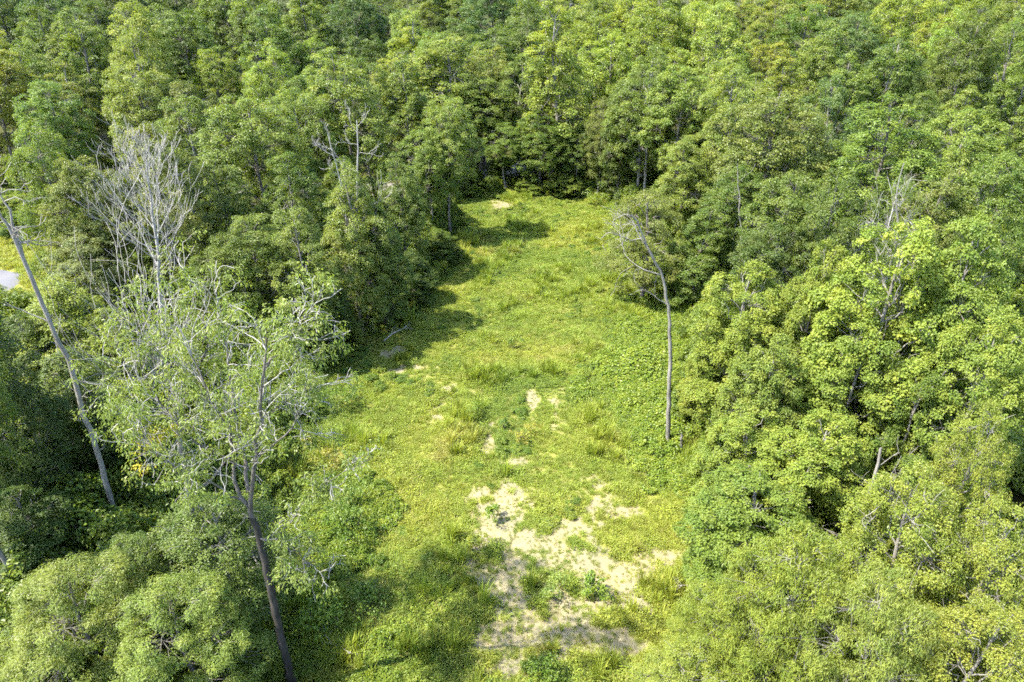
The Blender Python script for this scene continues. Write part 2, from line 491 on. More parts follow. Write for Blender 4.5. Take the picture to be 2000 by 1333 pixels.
def scatter(name, pts, rot, scl, idx, hue, sources, label, cat):
    coll = bpy.data.collections.new(name+'_pieces')
    for k, me in enumerate(sources):
        coll.objects.link(bpy.data.objects.new('%s_piece_%02d' % (name, k), me))
    n = len(pts)
    me = bpy.data.meshes.new(name)
    me.vertices.add(n); me.vertices.foreach_set('co', np.asarray(pts, np.float32).ravel())
    for nm, ty, key, arr in (('rot', 'FLOAT_VECTOR', 'vector', rot), ('scl', 'FLOAT_VECTOR', 'vector', scl), ('idx', 'INT', 'value', idx), ('hue', 'FLOAT_COLOR', 'color', np.column_stack([hue, np.ones(n)]))):
        a = me.attributes.new(nm, ty, 'POINT')
        a.data.foreach_set(key, np.asarray(arr, np.int32 if ty == 'INT' else np.float32).ravel())
    me.update()
    o = link(name, me)
    ng = bpy.data.node_groups.new(name+'_scatter', 'GeometryNodeTree')
    ng.interface.new_socket('Geometry', in_out='INPUT', socket_type='NodeSocketGeometry')
    ng.interface.new_socket('Geometry', in_out='OUTPUT', socket_type='NodeSocketGeometry')
    gi = ng.nodes.new('NodeGroupInput'); go = ng.nodes.new('NodeGroupOutput')
    ip = ng.nodes.new('GeometryNodeInstanceOnPoints')
    ci = ng.nodes.new('GeometryNodeCollectionInfo'); ci.inputs['Collection'].default_value = coll
    ci.inputs['Separate Children'].default_value = True; ci.inputs['Reset Children'].default_value = True
    def named(nm, ty):
        a = ng.nodes.new('GeometryNodeInputNamedAttribute'); a.data_type = ty; a.inputs['Name'].default_value = nm
        return [s for s in a.outputs if s.enabled and s.name == 'Attribute'][0]
    er = ng.nodes.new('FunctionNodeEulerToRotation')
    L = ng.links
    L.new(gi.outputs[0], ip.inputs['Points']); L.new(ci.outputs[0], ip.inputs['Instance'])
    ip.inputs['Pick Instance'].default_value = True
    L.new(named('idx', 'INT'), ip.inputs['Instance Index'])
    L.new(named('rot', 'FLOAT_VECTOR'), er.inputs[0]); L.new(er.outputs[0], ip.inputs['Rotation'])
    L.new(named('scl', 'FLOAT_VECTOR'), ip.inputs['Scale'])
    L.new(ip.outputs[0], go.inputs[0])
    md = o.modifiers.new('scatter', 'NODES'); md.node_group = ng
    tag(o, label, None, None, 'stuff')
    return o

def bush_mesh(name, seed, R=1.0, hgt=1.0, n=900, leaf=.16, aspect=.7, lobes=6, stems=True, mat=None, droop=.1, per=28):
    rng = np.random.default_rng(seed)
    parts = []
    C = np.column_stack([rng.normal(size=(lobes, 2))*R*.42, rng.uniform(.25, .75, lobes)*hgt]); Rl = rng.uniform(.3, .55, lobes)*R
    nc = max(3, n//per)
    li = rng.integers(0, lobes, nc)
    d = rand_dirs(rng, nc); d[:, 2] = np.abs(d[:, 2])*.9+.02*d[:, 2]
    P = C[li]+d*Rl[li][:, None]*np.array((1, 1, .8*hgt/R))
    P[:, 2] = np.maximum(P[:, 2], .04)
    ci = np.repeat(np.arange(nc), per); m = len(ci)
    q = rand_dirs(rng, m)
    LP = P[ci]+q*(R*.17*rng.random(m)**.4)[:, None]
    nr = unit(q*.4+d[ci]*.4+np.array((0, 0, .75))+rng.normal(size=(m, 3))*.35)
    spray = np.repeat(np.clip(.5+.28*rng.normal(size=nc), 0, 1), per)
    parts.append(leaves(LP, nr, rng, leaf, aspect, droop, q+rng.normal(size=(m, 3))*.5, spray=spray))
    return join_leaves(parts, name, mat or M_STUFF)

def tuft_mesh(name, seed, n=46, hgt=.5, spread=.2, width=.02, lean=.6, leafy=0, leaf=.07):
    rng = np.random.default_rng(seed)
    a = rng.random(n)*2*math.pi; r = spread*np.sqrt(rng.random(n))
    B0 = np.column_stack([r*np.cos(a), r*np.sin(a), np.zeros(n)-.02])
    od = np.column_stack([np.cos(a+rng.normal(size=n)*.6), np.sin(a+rng.normal(size=n)*.6), np.zeros(n)])
    h = hgt*rng.uniform(.5, 1.15, n)[:, None]; le = lean*rng.uniform(.2, 1.1, n)[:, None]
    mid = B0+od*h*le*.35+np.array((0, 0, 1))*h*.6
    tip = B0+od*h*le*1.0+np.array((0, 0, 1))*h*(1-.25*le)
    sd = np.column_stack([-od[:, 1], od[:, 0], np.zeros(n)])*width
    v = np.stack([B0-sd, B0+sd, mid+sd*.8, mid-sd*.8, tip], 1)
    i = np.arange(n)[:, None]*5
    F4 = i+np.array([[0, 1, 2, 3]]); F3 = i+np.array([[3, 2, 4]])
    V = v.reshape(-1, 3); T = np.repeat(rng.random(n), 5); Sp = np.repeat(rng.random(n), 5)
    if leafy:
        P = np.column_stack([rng.normal(size=(leafy, 2))*spread*.8, rng.random(leafy)*hgt*.75+.03])
        nr = unit(np.array((0, 0, 1.0))+rng.normal(size=(leafy, 3))*.45)
        lv, lf, lt, ls = leaves(P, nr, rng, leaf, .6, .1)
        F3 = np.concatenate([F3, lf+len(V)]); V = np.concatenate([V, lv]); T = np.concatenate([T, lt]); Sp = np.concatenate([Sp, ls])
    return mesh_np(name, V, [F4, F3], M_GRASS, False, {'tint': T, 'spray': Sp})

# ------------------------------------------------------------------ meadow
def lerp(a, b, t): return a+(b-a)*np.asarray(t)[:, None]

def build_meadow():
    rng = np.random.default_rng(11)
    src = [tuft_mesh('fine', 1, 60, .42, .20, .012, .7), tuft_mesh('fine2', 2, 54, .45, .24, .012, .7), tuft_mesh('leafy', 3, 24, .34, .24, .011, .6, 60, .075),
           tuft_mesh('weed', 4, 8, .32, .24, .011, .6, 80, .085), tuft_mesh('tall', 5, 60, .95, .16, .014, .35), tuft_mesh('dry', 6, 44, .5, .2, .010, .7)]
    n = 150000
    y = 12+(112-12)*rng.random(n)**1.35; x = rng.uniform(-22, 24, n)
    dist = poly_dist(x, y, CLEAR)
    sm = sand_mask(x, y)
    tall_f = fbm(x/3.2, y/3.2, 51); patch = fbm(x/5, y/5, 61); fine = noise(x/.7, y/.7, 71)
    keep = (dist > -3.5) & (rng.random(n) < np.clip((1.05-sm)**2.0, .15, 1)+.2*(fine > .6)*(sm > .3))
    keep &= rng.random(n) < sstep(.10, .42, fbm(x/.9, y/.9, 33)+.10*(1-sm))*.85+.15
    x, y, sm, tall_f, patch, fine, dist = (a[keep] for a in (x, y, sm, tall_f, patch, fine, dist))
    ns = 60000                          # little weeds dotted over the bare sand
    xs, ys = rng.uniform(-9, 13, ns), rng.uniform(17, 62, ns)
    ss = sand_mask(xs, ys)
    k = (ss > .12) & (rng.random(ns) < .08+.6*sstep(.45, .75, fbm(xs/.8, ys/.8, 37)))
    xs, ys = xs[k], ys[k]; ns = len(xs)
    n0 = len(x)
    x, y = np.concatenate([x, xs]), np.concatenate([y, ys])
    sm = np.concatenate([sm, np.full(ns, .9)]); fine = np.concatenate([fine, np.full(ns, .5)]); dist = np.concatenate([dist, np.full(ns, 5.0)])
    tall_f = np.concatenate([tall_f, np.full(ns, .3)]); patch = np.concatenate([patch, rng.uniform(.3, .6, ns)])
    n = len(x)
    idx = rng.choice([0, 1, 2, 3, 5], n, p=[.2, .14, .34, .25, .07])
    idx = np.where((patch > .56) & (rng.random(n) < .6), rng.choice([2, 3], n), idx)
    idx = np.where((tall_f > .63) & (rng.random(n) < .10), 4, idx)
    idx[n0:] = rng.choice([0, 2, 3, 3], ns)
    s = (.55+.55*sstep(.35, .72, tall_f))*rng.uniform(.55, 1.35, n)*np.clip(1.0-.66*sm, .33, 1)
    s = s*(1+.35*sstep(2.0, -2.0, dist))
    s[n0:] *= rng.uniform(.45, 1.3, ns)
    yg = np.array((.262, .298, .04)); gr = np.array((.20, .262, .035)); dg = np.array((.135, .20, .027)); dry = np.array((.33, .30, .09))
    a = sstep(.24, .6, fbm(x/6.5, y/6.5, 81)+.10*(fine-.5))
    h = lerp(np.tile(yg, (n, 1)), np.tile(gr, (n, 1)), a)
    h = lerp(h, np.tile(dg, (n, 1)), sstep(.52, .75, patch)*.8)
    h = lerp(h, np.tile(dry, (n, 1)), sstep(.62, .85, fbm(x/2.5, y/2.5, 91))*.5)
    h = np.where((idx == 5)[:, None], lerp(h, np.tile(dry, (n, 1)), np.full(n, .7)), h)
    h = h*rng.uniform(.7, 1.22, n)[:, None]
    pts = np.column_stack([x, y, gz(x, y)])
    rot = np.column_stack([rng.normal(size=n)*.12, rng.normal(size=n)*.12, rng.random(n)*6.28])
    scl = np.column_stack([s*1.15, s*1.15, s*rng.uniform(.8, 1.2, n)])
    scatter('meadow_grass', pts, rot, scl, idx, h, src, 'knee-high yellow-green grass and weeds covering the clearing', 'grass')
    # road verge
    n = 9000
    x = rng.uniform(-90, -38, n); y = rng.uniform(56, 82, n)
    R = np.array(ROAD_PTS, float)
    rd = np.full(n, 1e9)
    for a, b in zip(R[:-1], R[1:]):
        ab = b-a; t = np.clip(((x-a[0])*ab[0]+(y-a[1])*ab[1])/(ab@ab), 0, 1)
        rd = np.minimum(rd, np.hypot(x-a[0]-t*ab[0], y-a[1]-t*ab[1]))
    k = (poly_dist(x, y, VERGE) > -2) & (rd > 2.4)
    x, y = x[k], y[k]; n = len(x)
    h = lerp(np.tile(np.array((.27, .28, .05)), (n, 1)), np.tile(gr, (n, 1)), rng.random(n)**2)
    s = rng.uniform(.7, 1.3, n)
    scatter('verge_grass', np.column_stack([x, y, gz(x, y)]), np.column_stack([np.zeros((n, 2)), rng.random(n)*6.28]), np.column_stack([s*1.4, s*1.4, s]),
            rng.choice([0, 1, 2, 5], n), h, src, 'bright grass verge beside the gravel road', 'grass')
build_meadow()

# ------------------------------------------------------------------ thickets along the edges
def build_thickets():
    rng = np.random.default_rng(19)
    vines = [bush_mesh('vine%d' % k, 40+k, 1.0, .75, 2100, .125, .8, 9, per=30) for k in range(4)]
    bushes = [bush_mesh('bush%d' % k, 60+k, 1.25, 2.0, 2400, .145, .6, 10, per=34) for k in range(5)]
    # right-hand vine thicket
    P = poly_px([(1150, 372), (1180, 470), (1195, 560), (1160, 650), (1120, 740), (1150, 830), (1240, 900), (1300, 960), (1370, 1060), (1400, 1000), (1420, 900), (1400, 780),
                 (1420, 640), (1400, 540), (1330, 450), (1260, 380), (1200, 350)])
    n = 9000
    x = rng.uniform(P[:, 0].min(), P[:, 0].max()+2, n); y = rng.uniform(P[:, 1].min(), P[:, 1].max(), n)
    d = poly_dist(x, y, P)
    k = (d > -.3) & (rng.random(n) < .25+.75*sstep(0, 3, d)*(fbm(x/2.6, y/2.6, 5) > .36))
    x, y, d = x[k], y[k], d[k]; n = len(x)
    k = rng.random(n) < min(1, 2600/n); x, y, d = x[k], y[k], d[k]; n = len(x)
    mound = fbm(x/4.5, y/4.5, 15)
    s = (.35+.75*sstep(0, 4, d)+.8*sstep(.45, .75, mound))*rng.uniform(.7, 1.2, n)*.8
    h = lerp(np.tile(np.array((.135, .20, .02)), (n, 1)), np.tile(np.array((.195, .25, .025)), (n, 1)), rng.random(n)*.6+.4*mound)
    scatter('vine_thicket', np.column_stack([x, y, gz(x, y)-.1]), np.column_stack([np.zeros((n, 2)), rng.random(n)*6.28]), np.column_stack([s, s, s*rng.uniform(.7, 1.3, n)]),
            rng.integers(0, 4, n), h, vines, 'dense green vines mounding along the right edge of the clearing', 'vines')
    # leafy vines and brambles on the lower left of the meadow
    P = poly_px([(430, 1100), (560, 960), (700, 930), (790, 1000), (770, 1120), (820, 1250), (760, 1400), (400, 1400)])
    n = 5000
    x = rng.uniform(P[:, 0].min(), P[:, 0].max(), n); y = rng.uniform(P[:, 1].min(), P[:, 1].max(), n)
    k = (poly_dist(x, y, P) > 0) & (fbm(x/3.2, y/3.2, 25)+.12*rng.random(n) > .56); x, y = x[k], y[k]; n = len(x)
    s = rng.uniform(.3, .85, n)
    h = lerp(np.tile(np.array((.13, .195, .02)), (n, 1)), np.tile(np.array((.20, .25, .025)), (n, 1)), rng.random(n))
    scatter('bramble_patch', np.column_stack([x, y, gz(x, y)-.1]), np.column_stack([np.zeros((n, 2)), rng.random(n)*6.28]), np.column_stack([s, s, s*rng.uniform(.7, 1.4, n)]),
            rng.integers(0, 4, n), h, vines, 'leafy brambles at the lower left of the clearing', 'brambles')
    # undergrowth inside the forest edge and below the trees
    n = 26000
    y = rng.uniform(8, 118, n); x = (rng.random(n)*2-1)*(.86*y+12)
    d = poly_dist(x, y, CLEAR); dv = poly_dist(x, y, VERGE)
    tr = np.full(n, 1e9)
    for Q in (TRACK_PTS, ROAD_PTS):
        R = np.array(Q, float)
        for a, b in zip(R[:-1], R[1:]):
            ab = b-a; t = np.clip(((x-a[0])*ab[0]+(y-a[1])*ab[1])/(ab@ab), 0, 1)
            tr = np.minimum(tr, np.hypot(x-a[0]-t*ab[0], y-a[1]-t*ab[1]))
    k = (d < 1.3*rng.random(n)**2-.5) & (dv < -.5) & (tr > 3.4) & (rng.random(n) < np.where(d > -4, .8, np.where(d > -7, .5, .16)))
    k &= ~((y > 92) & (rng.random(n) < .45))
    x, y, d = x[k], y[k], d[k]; n = len(x)
    s = rng.uniform(.55, 1.35, n)*np.where(d > -1.5, .25+.4*rng.random(n), 1)*np.where(d > -4, 1, 1.25)
    h = lerp(np.tile(np.array((.09, .14, .014)), (n, 1)), np.tile(np.array((.155, .20, .02)), (n, 1)), rng.random(n))
    scatter('undergrowth', np.column_stack([x, y, gz(x, y)-.1]), np.column_stack([np.zeros((n, 2)), rng.random(n)*6.28]), np.column_stack([s, s, s*rng.uniform(.75, 1.5, n)]),
            rng.integers(0, 5, n), h, bushes, 'bushy undergrowth beneath the trees and along the forest edge', 'undergrowth')
    # scattered low leafy weeds in the meadow
    n = 7000
    y = 12+98*rng.random(n)**1.3; x = rng.uniform(-18, 20, n)
    d = poly_dist(x, y, CLEAR)
    k = (d > .2) & (sand_mask(x, y) < .3) & (fbm(x/4, y/4, 44)+.25*sstep(3, 0, d) > .50+.1*rng.random(n))
    x, y = x[k], y[k]; n = len(x)
    s = .12+.5*rng.random(n)**2
    h = lerp(np.tile(np.array((.115, .185, .022)), (n, 1)), np.tile(np.array((.21, .255, .03)), (n, 1)), rng.random(n)**1.6)
    scatter('meadow_weeds', np.column_stack([x, y, gz(x, y)-.03]), np.column_stack([np.zeros((n, 2)), rng.random(n)*6.28]), np.column_stack([s, s, s*rng.uniform(.7, 1.4, n)]),
            rng.integers(0, 4, n), h, vines, 'low leafy weeds scattered through the meadow grass', 'weeds')
build_thickets()

# ------------------------------------------------------------------ tree kinds (each built once, copied below)
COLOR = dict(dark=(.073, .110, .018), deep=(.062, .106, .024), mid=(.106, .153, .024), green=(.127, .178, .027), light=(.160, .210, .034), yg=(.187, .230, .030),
             yellow=(.24, .25, .03), olive=(.14, .166, .032), grey=(.148, .175, .055), blue=(.104, .155, .04), pale=(.19, .228, .044), tulip=(.182, .234, .034), gold=(.188, .22, .03))  # blue: distance haze put into the leaf colour
KIND = {}
KIND['far'] = [make_tree('far%d' % k, 100+k, 20, 5.0, .30, p, nl, 520, 62, .235, .66, fl, .72, .1, .36, .44, trunk_r=.24)
               for k, (p, nl, fl) in enumerate([('dome', 24, .8), ('round', 28, .9), ('oval', 26, 1.0), ('flame', 24, 1.4), ('dome', 32, .75), ('oval', 20, 1.1)])]
KIND['mid'] = [make_tree('mid%d' % k, 200+k, 20, 4.4, b, p, nl, 640, 66, .185, .62, fl, .58, .15, g, lo, bark=M_PALE if k % 2 else M_BARK)
               for k, (p, nl, fl, b, g, lo) in enumerate([('oval', 26, 1.15, .30, .34, .42), ('dome', 30, .9, .28, .36, .38), ('flame', 24, 1.5, .25, .34, .42), ('oval', 22, 1.3, .42, .38, .44), ('round', 28, 1.0, .35, .36, .4), ('dome', 24, 1.1, .2, .32, .44)])]
KIND['spire'] = [make_tree('spire%d' % k, 300+k, 20, 3.4, .22, 'flame', 22, 600, 62, .19, .66, 1.6, .52, .1, .34, .42, bark=M_PALE) for k in range(2)]
KIND['layer'] = [make_tree('layer%d' % k, 320+k, 14, 4.2, .18, 'dome', 26, 600, 62, .16, .6, .34, .56, .1, .3, .62) for k in range(2)]
KIND['edge'] = [make_tree('edge%d' % k, 340+k, 18, 3.8, .06, 'flame', 30, 820, 62, .17, .62, 1.1, .56, .3, .3, .42) for k in range(3)]
KIND['tulip'] = [make_tree('tulip%d' % k, 400+k, 19, 4.4, .14, p, nl, 1150, 74, .16, .8, 1.0, .52, .15, .36, .38, bark=M_PALE, lm=M_GLOSSLEAF, trunk_r=.22, nj=.48, up=.7)
                 for k, (p, nl) in enumerate([('flame', 34), ('oval', 36), ('dome', 36)])]
KIND['lance'] = [make_tree('lance', 420, 15, 5.0, .12, 'dome', 34, 1150, 58, .235, .22, .85, .56, .75, .3, .42, bark=M_PALE)]
KIND['small'] = [make_tree('small%d' % k, 430+k, 15, 4.4, .12, 'dome', 36, 1150, 60, .13, .6, .8, .48, .2, .32, .40, bark=M_PALE, bare=.06) for k in range(2)]
KIND['feather'] = [make_tree('feather', 440, 15, 5.0, .12, 'dome', 34, 1050, 78, .2, .27, .75, .56, .3, .3, .42)]
KIND['thin'] = [make_tree('thin', 450, 19, 4.2, .3, 'oval', 20, 480, 34, .2, .5, 1.0, .6, .25, .4, .45, bark=M_DEAD, bare=.5)]

REF = dict(far=(20, 5.0), mid=(20, 4.4), spire=(20, 3.4), layer=(14, 4.2), edge=(18, 3.8), tulip=(19, 4.4), lance=(15, 5.0), small=(15, 4.4), feather=(15, 5.0), thin=(19, 4.2))
TR = np.random.default_rng(5)
COUNT = {}

def plant(u, v, wpx, h, kind, color, label, d=None, name='broadleaf_tree', group=None, cat='tree', jitter=.035):
    """a tree whose top shows at photo pixel (u, v), h metres tall; its distance follows from the height unless given"""
    a, b, c = ray(u, v)
    if d is None: d = (H-h)/(-c/b)
    p = at(u, v, d)
    g = float(gz(p[0], p[1])); ht = p[2]-g
    depth = d*math.cos(PITCH)+(H-p[2]*.6)*math.sin(PITCH)
    R = .5*wpx/FPX*depth
    COUNT[kind] = COUNT.get(kind, -1)+1
    pair = KIND[kind][COUNT[kind] % len(KIND[kind])]
    rh, rr = REF[kind]
    col = np.array(COLOR[color])*TR.uniform(1-jitter*1.5, 1+jitter*1.5)*TR.uniform(1-jitter, 1+jitter, 3)
    return tree_object(name, pair, (p[0], d, g-.05), TR.uniform(0, 6.28), R/rr*1.02, ht/rh, col, label, group, cat)

EDGE = 'trees along the clearing'
FOR = 'forest canopy trees'
hand = [
 # u, vtop, width, height, kind, colour, label
 # ---- far end of the clearing
 (935, 150, 130, 20, 'mid', 'mid', 'mid-green tree behind the sandy patch at the clearing\'s far end', 107),
 (1010, 105, 120, 20, 'mid', 'green', 'tall green tree left of the towering yellow-green one at the far end', 109),
 (1092, 2, 135, 25, 'spire', 'yg', 'towering yellow-green tree above the far end of the clearing', 103),
 (1180, 185, 80, 16, 'layer', 'olive', 'yellow-olive layered tree at the clearing\'s far right corner', 97),
 (1060, 215, 110, 16, 'mid', 'mid', 'dark shaded tree at the middle of the clearing\'s far end', 100),
 (985, 240, 90, 14, 'mid', 'green', 'short dark-green tree directly behind the far sandy patch', 101),
 (1130, 235, 80, 14, 'mid', 'mid', 'small shaded tree beside the yellow-olive layered tree', 99),
 (860, 72, 190, 22, 'mid', 'light', 'big pale green tree at the far left corner of the clearing', 109),
 (770, 110, 120, 20, 'mid', 'yg', 'yellow-green tree left of the big pale one at the far corner', 108),
 (1265, 88, 130, 22, 'mid', 'green', 'green tree on a long pale bare trunk right of the far end', 92),
 (1225, 150, 90, 18, 'edge', 'mid', 'slim green tree left of the long pale bare trunk', 95),
 (1035, 345, 60, 5, 'edge', 'green', 'low leafy tree right of the sandy patch at the far end', 99),
 (915, 350, 60, 5, 'edge', 'green', 'low leafy tree left of the sandy patch at the far end', 99),
 (1105, 330, 70, 6, 'edge', 'light', 'low light green tree in the clearing\'s far right corner', 98),
 # ---- left of the clearing
 (665, 95, 180, 21, 'mid', 'light', 'pale green tree rising behind the bare-topped dead tree', 82),
 (570, 175, 130, 20, 'mid', 'green', 'green tree left of the bare-topped dead tree', 76),
 (485, 190, 190, 20, 'mid', 'green', 'large green tree right of the grey dead tree\'s top', 68),
 (560, 300, 130, 18, 'mid', 'mid', 'mid-green tree between the grey dead tree and the bare-topped one', 62),
 (660, 300, 120, 18, 'edge', 'mid', 'dark-green tree around the bare-topped dead tree', 66),
 (672, 320, 140, 16, 'edge', 'light', 'light green tree draped to the ground at the clearing\'s left edge', 55),
 (475, 420, 150, 13, 'mid', 'green', 'bright green upright tree right of the grey dead tree\'s trunk', 51),
 (570, 410, 130, 13, 'mid', 'light', 'upright light green tree left of the draped tree at the clearing', 50),
 (420, 480, 150, 12, 'layer', 'mid', 'low layered tree beside the grey dead tree\'s trunk', 52),
 (778, 300, 100, 16, 'mid', 'mid', 'dark tree in the shaded bay left of the clearing', 68),
 (830, 255, 110, 17, 'mid', 'green', 'green tree right of the shaded bay, near the far end', 78),
 (868, 190, 110, 16, 'mid', 'light', 'slender tree whose shadow falls across the far clearing', 80),
 (855, 450, 80, 9, 'edge', 'mid', 'small tree bordering the clearing\'s left edge near the far shadow', 72),
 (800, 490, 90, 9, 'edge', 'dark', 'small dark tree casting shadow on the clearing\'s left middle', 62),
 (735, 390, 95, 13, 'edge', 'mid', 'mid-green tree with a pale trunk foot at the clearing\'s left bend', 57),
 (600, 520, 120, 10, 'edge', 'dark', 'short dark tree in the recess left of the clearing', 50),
 (280, 245, 190, 19, 'mid', 'olive', 'olive-brown tree right behind the grey dead tree', 56),
 (150, 300, 140, 18, 'mid', 'olive', 'dark olive tree left of the grey dead tree', 54),
 (60, 235, 150, 19, 'layer', 'green', 'green tree with flat layered foliage at the left edge', 56),
 (350, 190, 150, 20, 'mid', 'green', 'green tree above and right of the grey dead tree', 72),
 (420, 300, 130, 18, 'mid', 'mid', 'mid-green tree just right of the grey dead tree\'s crown', 60),
 (150, 445, 150, 14, 'mid', 'grey', 'rounded grey-green tree beside the road and left of the grey dead tree', 52),
 (25, 380, 80, 13, 'mid', 'yg', 'small yellow-green tree above the road at the left edge', 82),
 (110, 545, 200, 12, 'edge', 'yg', 'yellow-green tree behind the leaning dead trunk', 42),
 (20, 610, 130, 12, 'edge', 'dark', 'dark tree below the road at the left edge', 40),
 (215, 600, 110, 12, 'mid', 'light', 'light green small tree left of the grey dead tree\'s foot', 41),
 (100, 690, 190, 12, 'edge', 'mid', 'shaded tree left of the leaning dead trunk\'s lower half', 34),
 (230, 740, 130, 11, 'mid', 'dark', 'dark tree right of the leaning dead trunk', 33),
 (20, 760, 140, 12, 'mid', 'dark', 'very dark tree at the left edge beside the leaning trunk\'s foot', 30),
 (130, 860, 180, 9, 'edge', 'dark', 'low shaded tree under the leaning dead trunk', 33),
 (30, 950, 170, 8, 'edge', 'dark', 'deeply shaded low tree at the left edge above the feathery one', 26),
 (-250, 400, 260, 20, 'mid', 'dark', 'tall tree mostly beyond the left edge, beside the leaning dead trunk', 29),
 (-250, 560, 220, 18, 'mid', 'mid', 'tree mostly beyond the left edge, left of the dark shaded trees', 24),
 # ---- near left
 (370, 1000, 300, 10, 'small', 'mid', 'dark small-leaved tree between the feathery tree and the half-bare tree', 23),
 (250, 1065, 180, 9, 'small', 'mid', 'dull green small-leaved tree at the leaning trunk\'s foot', 22),
 (130, 1115, 300, 12, 'feather', 'light', 'feathery bright green tree in the bottom left corner', 19.5),
 (330, 1150, 280, 11.5, 'feather', 'light', 'feathery bright tree at the bottom edge beside the dark small-leaved one', 19.2),
 # ---- right of the clearing
 (1345, 130, 140, 20, 'mid', 'light', 'pale-leaved tree right of the long pale bare trunk', 88),
 (1350, 260, 120, 17, 'edge', 'light', 'bright green tree below the pale-leaved one, right of the clearing', 78),
 (1430, 110, 140, 21, 'mid', 'light', 'silvery light green tree in the second rank on the right', 92),
 (1530, 165, 200, 20, 'mid', 'olive', 'broad olive-topped tree in the middle of the right-hand forest', 66),
 (1640, 150, 120, 20, 'mid', 'blue', 'dull blue-green tree right of the broad olive-topped one', 84),
 (1745, 185, 220, 20, 'mid', 'green', 'broad green tree with pale forked limbs on the right', 62),
 (1900, 215, 160, 20, 'mid', 'light', 'light green tree near the right edge above the big bright one', 60),
 (1960, 300, 140, 19, 'mid', 'green', 'green tree at the right edge behind the big bright one', 50),
 (1275, 372, 170, 11, 'layer', 'olive', 'yellow-olive layered tree behind the bent dead trunk\'s top', 62),
 (1375, 400, 130, 13, 'edge', 'mid', 'mid-green tree right of the yellow-olive layered one', 60),
 (1450, 330, 130, 15, 'mid', 'mid', 'mid-green tree with a pale trunk right of the clearing', 62),
 (1560, 330, 150, 16, 'mid', 'green', 'green tree below the broad olive-topped one', 54),
 (1650, 330, 130, 17, 'mid', 'mid', 'mid-green tree behind the pointed tulip tree', 49),
 (1750, 340, 120, 17, 'thin', 'mid', 'thin tree with a broken pale trunk on the right', 47),
 (1840, 330, 150, 17, 'mid', 'olive', 'olive tree just above the big bright tree on the right', 50),
 (1520, 440, 150, 12, 'mid', 'dark', 'dark tree above the pointed tulip tree', 50),
 # ---- near right
 (1612, 465, 150, 18, 'tulip', 'tulip', 'pointed pale tulip tree in the middle of the near right', 36),
 (1470, 520, 190, 15, 'tulip', 'tulip', 'bright tulip tree right of the bent dead trunk', 38),
 (1790, 428, 265, 19, 'tulip', 'tulip', 'biggest bright yellow-green tree on the right', 32),
 (1925, 425, 210, 19, 'tulip', 'light', 'bright tree touching the right edge beside the biggest one', 31.5),
 (1960, 600, 190, 15, 'tulip', 'tulip', 'yellow-green tree at the right edge below the bright pair', 28),
 (1700, 620, 200, 14.5, 'tulip', 'tulip', 'glossy broad-leaved tree below the pointed tulip tree', 31),
 (1530, 650, 180, 12.5, 'tulip', 'light', 'light green broad-leaved tree left of the glossy one, right side', 32),
 (1400, 665, 110, 10, 'tulip', 'yg', 'young yellow-green tulip tree right of the bent dead trunk', 40.5),
 (1475, 800, 180, 8.5, 'tulip', 'tulip', 'low broad-leaved tree right of the bent dead trunk\'s foot', 29.5),
 (1600, 800, 220, 11, 'tulip', 'tulip', 'broad-leaved tree left of the pale lower trunk on the right', 27),
 (1480, 930, 240, 7.5, 'tulip', 'green', 'low rounded green tree where the thicket meets the sandy ground', 24.5),
 (1820, 720, 160, 13, 'tulip', 'mid', 'shaded tree behind the pale lower trunk on the right', 28.5),
 (1940, 800, 170, 13.5, 'small', 'gold', 'yellowish tree with bare twigs at the right edge', 22.5),
 (1830, 930, 250, 12, 'small', 'yg', 'yellow-green small-leaved tree in the lower right', 20),
 (1960, 1000, 230, 11.5, 'small', 'yg', 'yellow-green small-leaved tree at the right edge, lower right corner', 18.5),
 (1600, 1060, 290, 9.5, 'lance', 'yg', 'narrow-leaved tree at the lower right beside the sandy clearing', 18.5),
 (1440, 1130, 200, 7, 'lance', 'yg', 'low narrow-leaved tree bordering the sandy patch, bottom right', 19.5),
 (1760, 1130, 260, 10, 'lance', 'pale', 'narrow-leaved pale tree at the bottom edge, right of centre', 16.5),
 (1930, 1180, 260, 10, 'small', 'gold', 'yellow small-leaved tree in the bottom right corner', 16),
 (1350, 1250, 190, 4.5, 'small', 'yg', 'low yellow-green bushy tree at the bottom edge by the sand', 18.5),
]
for r in hand:
    d = r[7] if len(r) > 7 else None
    plant(r[0], r[1], r[2], r[3], r[4], r[5], r[6], d, group=EDGE)

